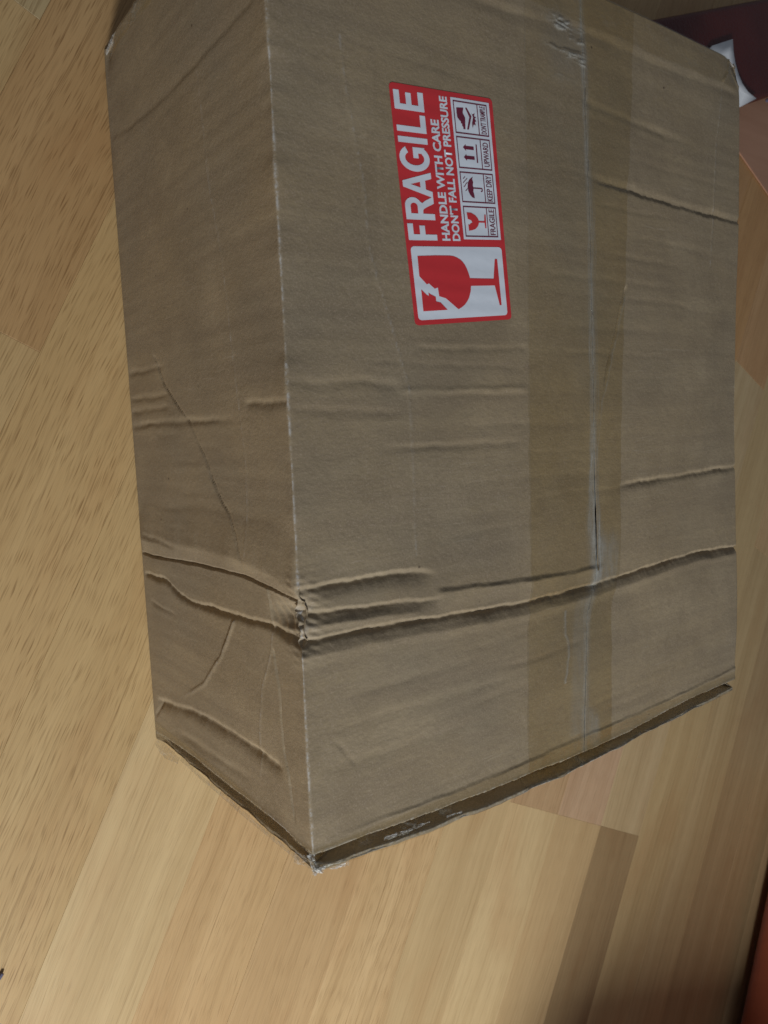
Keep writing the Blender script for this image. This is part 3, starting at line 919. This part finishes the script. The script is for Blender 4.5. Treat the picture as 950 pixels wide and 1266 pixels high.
def plate(name, x0, x1, y0, y1, r, off, mat, parent):
    """rounded rectangle with a real grid inside so that it follows the panel"""
    nx, ny = int((x1 - x0) / 1.5), int((y1 - y0) / 1.5)
    gx = np.concatenate([np.linspace(x0, x0 + r, 6)[:-1], np.linspace(x0 + r, x1 - r, nx)[:-1], np.linspace(x1 - r, x1, 6)])
    gy = np.linspace(0, 1, ny)
    X = np.broadcast_to(gx[:, None], (len(gx), ny))
    inset = np.where(gx < x0 + r, r - np.sqrt(np.maximum(0, r * r - (x0 + r - gx) ** 2)),
                     np.where(gx > x1 - r, r - np.sqrt(np.maximum(0, r * r - (gx - x1 + r) ** 2)), 0))
    Y = (y0 + inset)[:, None] + gy[None, :] * (y1 - y0 - 2 * inset)[:, None]
    P = on_top(np.stack([X.ravel(), Y.ravel()], -1), off).reshape(len(gx), ny, 3)
    return link(name, grid_mesh(name, P), mat, parent)


sticker = plate('fragile_sticker', 0.0, 90.0, 0.0, 54.4, 1.8, 0.16, M_RED, box)
sticker['label'] = 'red warning sticker with broken glass symbol and the word FRAGILE'

O1, O2, O3 = 0.24, 0.31, 0.37
plate('white_panel', 1.9, 30.3, 2.35, 52.4, 1.6, O1, M_WHITE, sticker)
plate('white_panel', 33.3, 88.1, 2.2, 23.6, 0.25, O1, M_WHITE, sticker)

bowl = [(26.6, 49.4), (26.85, 40), (26.8, 32.6), (26.6, 30.4), (26.0, 28.5), (25.2, 26.8), (24.2, 25.5), (23.0, 24.5), (21.6, 23.7), (19.7, 22.95), (17.7, 22.4), (17.3, 8.8),
        (25.4, 7.05), (25.4, 5.6), (6.2, 5.5), (6.2, 6.6), (14.5, 8.5), (14.6, 22.3), (12.4, 22.8), (9.9, 24.0), (8.6, 25.1), (7.2, 26.7), (6.2, 28.5), (5.4, 30.6), (10.0, 36.9), (10.9, 40.3),
        (14.3, 40.6), (13.9, 42.3), (16.0, 45.0), (15.7, 46.2), (18.9, 49.6)]
shard = [(13.8, 49.4), (11.6, 46.8), (11.1, 45.8), (12.5, 45.8), (11.9, 45.0), (10.7, 42.2), (8.9, 42.2), (8.4, 39.9), (5.4, 36.6), (5.3, 49.5)]
sheet('broken_glass_symbol', [(bowl,), (shard,)], O2, M_RED, sticker)

# letters of the big word, drawn in a 0..1 cap box then set to measured widths
ARC = lambda cx, cy, rx, ry, a0, a1, n=14: [(cx + rx * math.cos(math.radians(a0 + (a1 - a0) * i / n)), cy + ry * math.sin(math.radians(a0 + (a1 - a0) * i / n))) for i in range(n + 1)]
T_ = 3.2
Y0, Y1 = 38.0, 52.75
HH = Y1 - Y0


def shift(loops, x):
    return tuple([(px + x, py + Y0) for px, py in l] for l in loops)


ltr_F = ([(0, 0), (T_, 0), (T_, 5.9), (8.0, 5.9), (8.0, 8.7), (T_, 8.7), (T_, HH - 2.8), (9.0, HH - 2.8), (9.0, HH), (0, HH)],)
rt = 4.15
ltr_R = ([(0, 0), (T_, 0), (T_, 5.9), (4.6, 5.9)] + [(5.6, 5.4), (6.4, 4.2), (8.6, 0), (12.3, 0), (9.9, 4.3), (8.6, 6.0)] + ARC(7.2, HH - rt, 4.2, rt, -58, 90, 16) + [(0, HH)],
         [(T_, 8.5), (T_, HH - 2.7), (7.0, HH - 2.7)] + ARC(6.9, (8.5 + HH - 2.7) / 2, 1.75, (HH - 2.7 - 8.5) / 2, 80, -80, 10) + [(6.8, 8.5)])
ltr_A = ([(0, 0), (3.3, 0), (4.45, 3.3), (9.3, 3.3), (10.5, 0), (13.9, 0), (8.6, HH), (5.3, HH)], [(5.35, 6.0), (8.45, 6.0), (6.9, 10.9)])
ltr_G = (ARC(7.1, HH / 2, 7.1, HH / 2 + 0.2, 35, 318, 36) + [(13.0, 2.0), (13.0, 8.0), (7.2, 8.0), (7.2, 5.4), (9.8, 5.4), (9.8, 3.5)] +
         ARC(7.1, HH / 2, 3.75, HH / 2 - 2.6, 308, 40, 30),)
ltr_I = ([(0, 0), (2.0, 0), (2.0, HH), (0, HH)],)
ltr_L = ([(0, 0), (6.4, 0), (6.4, 2.8), (2.1, 2.8), (2.1, HH), (0, HH)],)
ltr_E = ([(0, 0), (7.0, 0), (7.0, 2.8), (2.1, 2.8), (2.1, 6.2), (6.3, 6.2), (6.3, 8.9), (2.1, 8.9), (2.1, HH - 2.8), (6.8, HH - 2.8), (6.8, HH), (0, HH)],)


def fit(loops, x0, x1):
    xs = [p[0] for l in loops for p in l]
    a, b = min(xs), max(xs)
    return tuple([(x0 + (px - a) / (b - a) * (x1 - x0), py + Y0) for px, py in l] for l in loops)


word = [fit(ltr_F, 32.6, 38.9), fit(ltr_R, 40.4, 49.4), fit(ltr_A, 48.9, 58.4), fit(ltr_G, 58.4, 67.4),
        fit(ltr_I, 68.8, 71.0), fit(ltr_L, 72.8, 79.4), fit(ltr_E, 80.7, 87.8)]
sheet('title_lettering', word, O1, M_WHITE, sticker)


def text(name, body, x0, x1, y0, y1, off, mat, parent, weight=0.0):
    cu = bpy.data.curves.new(name, 'FONT')
    cu.body = body
    cu.size = 1.0
    cu.offset = weight
    cu.resolution_u = 3
    tmp = bpy.data.objects.new(name, cu)
    COL.objects.link(tmp)
    bpy.context.view_layer.update()
    dg = bpy.context.evaluated_depsgraph_get()
    me = bpy.data.meshes.new_from_object(tmp.evaluated_get(dg))
    bpy.data.objects.remove(tmp)
    bpy.data.curves.remove(cu)
    co = np.zeros(len(me.vertices) * 3)
    me.vertices.foreach_get('co', co)
    co = co.reshape(-1, 3)
    lo, hi = co.min(0), co.max(0)
    xy = np.stack([x0 + (co[:, 0] - lo[0]) / (hi[0] - lo[0]) * (x1 - x0), y0 + (co[:, 1] - lo[1]) / (hi[1] - lo[1]) * (y1 - y0)], -1)
    me.vertices.foreach_set('co', on_top(xy, off).reshape(-1))
    me.name = name
    me.update()
    return link(name, me, mat, parent)


text('warning_lettering', 'HANDLE WITH CARE', 32.6, 78.7, 31.0, 35.4, O1, M_WHITE, sticker, 0.035)
text('warning_lettering', "DON'T FALL NOT PRESSURE", 32.6, 87.9, 25.5, 29.9, O1, M_WHITE, sticker, 0.035)

for (x0, x1, cap) in ((34.3, 46.5, 'FRAGILE'), (47.9, 59.9, 'KEEP DRY'), (61.2, 73.5, 'UPWARD'), (74.6, 87.1, "DON'T TRAMPLE")):
    y0, ym, y1, w = 3.7, 9.0, 22.5, 0.5
    fr = ([(x0, y0), (x1, y0), (x1, y1), (x0, y1)], [(x0 + w, ym + w), (x0 + w, y1 - w), (x1 - w, y1 - w), (x1 - w, ym + w)],
          [(x0 + w, y0 + w), (x0 + w, ym), (x1 - w, ym), (x1 - w, y0 + w)])
    sheet('pictogram_frame', [fr], O2, M_INK, sticker)
    tw = 0.9 if len(cap) > 6 else 1.4
    text('caption_lettering', cap, x0 + tw, x1 - tw, 4.9, 8.1, O2, M_INK, sticker, 0.012)

small_glass = [(44.0, 20.7), (43.9, 18.2), (43.0, 16.0), (41.8, 14.7), (40.75, 14.2), (40.75, 11.1), (43.4, 10.75), (43.4, 10.0), (37.9, 10.2), (37.9, 10.9), (40.1, 11.0), (40.1, 14.2), (38.7, 14.9), (37.5, 16.5), (37.0, 18.4),
               (36.7, 20.3), (39.3, 20.4), (39.1, 19.7), (39.7, 19.0), (40.0, 18.0), (40.9, 18.6), (41.2, 19.6), (41.4, 20.4)]
sheet('glass_symbol', [(small_glass,)], O2, M_RED, sticker)
umb = [(58.2, 15.4), (57.2, 15.8), (56.0, 15.4), (54.8, 15.8), (53.7, 15.4), (52.4, 15.8), (51.1, 15.4), (49.7, 15.3), (50.0, 16.6), (50.9, 17.7), (52.2, 18.5), (53.8, 18.8), (55.7, 18.5), (57.1, 17.3)]
hook = [(53.5, 15.5), (54.0, 15.5), (54.0, 10.8), (53.6, 10.3), (52.8, 10.3), (52.4, 10.8), (52.4, 11.5), (52.8, 11.5), (52.9, 10.9), (53.4, 10.9), (53.5, 11.2)]
drops = [([(x, y), (x + 0.95, y - 1.25), (x + 0.75, y - 1.45), (x - 0.2, y - 0.25)],) for x, y in ((57.2, 21.0), (55.6, 21.2), (54.0, 21.0), (52.5, 20.2), (56.6, 19.9), (55.0, 20.0))]
sheet('umbrella_symbol', [(umb,), (hook,)] + drops, O2, M_INK, sticker)
arr = lambda x: [(x, 13.3), (x + 1.35, 13.3), (x + 1.35, 17.7), (x + 2.0, 17.7), (x + 0.68, 19.3), (x - 0.65, 17.7), (x, 17.7)]
sheet('arrow_symbol', [(arr(64.9),), (arr(68.7),), ([(63.8, 11.5), (71.0, 11.4), (71.0, 12.1), (63.8, 12.2)],)], O2, M_INK, sticker)
boot = [(84.4, 20.9), (84.7, 17.0), (82.6, 17.6), (80.9, 16.5), (76.5, 16.9), (76.4, 18.0), (77.4, 18.1), (77.6, 18.6), (78.4, 18.5), (78.6, 19.1), (79.4, 19.2), (79.7, 19.8), (80.7, 20.8), (82.6, 21.0)]
chev = [(84.7, 16.0), (84.9, 15.2), (81.8, 12.9), (76.5, 15.0), (76.5, 16.0), (81.4, 14.1)]
burst = [(83.7, 13.1), (82.5, 12.4), (83.2, 10.9), (81.9, 11.4), (81.7, 10.3), (81.1, 11.2), (80.1, 10.4), (79.8, 11.2), (78.5, 10.9), (78.8, 12.0), (77.2, 12.8), (79.0, 12.9), (81.5, 12.0)]
sheet('boot_symbol', [(boot,), (chev,), (burst,)], O2, M_INK, sticker)

# ================================================================== things round the box
# tan sheet of card lying on the floor behind the right side of the box
def slab(name, pts, z0, z1, mat, label, cat, r=0.0):
    n = len(pts)
    V = [(x * MM, y * MM, z0 * MM) for x, y in pts] + [(x * MM, y * MM, z1 * MM) for x, y in pts]
    F = [tuple(range(n - 1, -1, -1)), tuple(range(n, 2 * n))] + [(i, (i + 1) % n, n + (i + 1) % n, n + i) for i in range(n)]
    o = link(name, mesh_of(name, V, F), mat)
    tag(o, label, cat)
    return o


slab('card_sheet', [(500, 476), (602, 419), (740, 343), (900, 430), (858, 605), (545, 498)], 0.4, 1.8, M_PEACH,
     'smooth tan card sheet lying flat on the floor behind the box', 'card sheet')

# maroon leather case lying on the floor behind
case = bpy.data.objects.new('leather_case', None)
COL.objects.link(case)
case.location = (0.522, 0.428, 0.0038)
case.rotation_euler = (0, 0, math.radians(20.5))
tag(case, 'dark maroon leather case lying behind the cardboard box', 'case')
link('shell', box_mesh('shell', -0.165, 0.42, 0.0, 0.076, 0.0, 0.0238, 0.006, 4), M_MAROON, case)
link('lid', box_mesh('lid', -0.166, 0.421, -0.001, 0.077, 0.0246, 0.0422, 0.005, 4), M_MAROON, case)
link('clasp', box_mesh('clasp', 0.10, 0.135, -0.0045, -0.0012, 0.016, 0.034, 0.001, 2), M_SCRAP, case)

# white paper lying on the case, one side cut in a curve
pts = [(440, 430), (474, 462), (505, 475), (506.5, 465), (509.5, 457), (514.5, 449.5), (521, 443.5), (530, 439), (544, 436.5), (520, 425), (500, 416), (470, 405)]
cen = (495, 440)
V, F = [(cen[0] * MM, cen[1] * MM, 0.0470)], []
for k in range(1, 4):
    for i, (x, y) in enumerate(pts):
        f = k / 3
        curl = 0.0026 * f ** 3 * (1 if 1 <= i <= 8 else 0.2)
        V.append(((cen[0] + (x - cen[0]) * f) * MM, (cen[1] + (y - cen[1]) * f) * MM, 0.0470 + curl))
n = len(pts)
for i in range(n):
    j = (i + 1) % n
    F.append((0, 1 + j, 1 + i))
    for k in (0, 1):
        F.append((1 + k * n + i, 1 + k * n + j, 1 + (k + 1) * n + j, 1 + (k + 1) * n + i))
pap = link('paper_sheet', mesh_of('paper_sheet', V, F, True), M_PAPER)
sol = pap.modifiers.new('thickness', 'SOLIDIFY')
sol.thickness = 0.0003
tag(pap, 'white paper scrap with a curved edge lying on the maroon case', 'paper')

# rust red sofa standing at the right
sofa = bpy.data.objects.new('sofa', None)
COL.objects.link(sofa)
sofa.location = (0.617, -0.416, 0.0)
sofa.rotation_euler = (0, 0, math.radians(66.5))
tag(sofa, 'rust red upholstered sofa standing on the oak floor, with an unseen block added for shade', 'sofa')
link('base', box_mesh('base', -1.55, 0.20, -0.78, 0.0, 0.012, 0.26, 0.014, 4), M_RUST, sofa)
link('seat_cushion', box_mesh('seat_cushion', -1.42, -0.62, -0.60, 0.006, 0.262, 0.42, 0.03, 5), M_RUST, sofa)
link('seat_cushion', box_mesh('seat_cushion', -0.615, 0.07, -0.60, 0.006, 0.262, 0.42, 0.03, 5), M_RUST, sofa)
link('armrest', box_mesh('armrest', 0.075, 0.20, -0.78, 0.0, 0.262, 0.58, 0.03, 5), M_RUST, sofa)
link('armrest', box_mesh('armrest', -1.55, -1.425, -0.78, 0.0, 0.262, 0.58, 0.03, 5), M_RUST, sofa)
link('backrest', box_mesh('backrest', -1.42, 0.07, -0.78, -0.605, 0.262, 0.80, 0.04, 5), M_RUST, sofa)
link('added_shade_block', box_mesh('added_shade_block', -1.55, -0.285, 0.002, 0.495, 0.012, 0.20, 0.014, 4), M_RUST, sofa)  # unseen block and cushion added to cast shade on the right floor
link('added_shade_cushion', box_mesh('added_shade_cushion', -1.42, -0.29, 0.008, 0.49, 0.202, 0.30, 0.02, 5), M_RUST, sofa)
for x in (-1.45, 0.10):
    for y in (-0.70, -0.10):
        link('foot', box_mesh('foot', x - 0.025, x + 0.025, y - 0.025, y + 0.025, 0.0, 0.012, 0.0), M_MAROON, sofa)

# little grey violet plastic clip at the left edge
sc = link('plastic_clip', box_mesh('plastic_clip', -0.0045, 0.0045, -0.0008, 0.0008, 0.0, 0.0016, 0.0004, 2), M_SCRAP)
sc.location = (-0.0885, -0.099, 0.0002)
sc.rotation_euler = (0, 0, math.radians(50))
tag(sc, 'tiny grey violet plastic clip lying on the pale oak floor', 'clip')
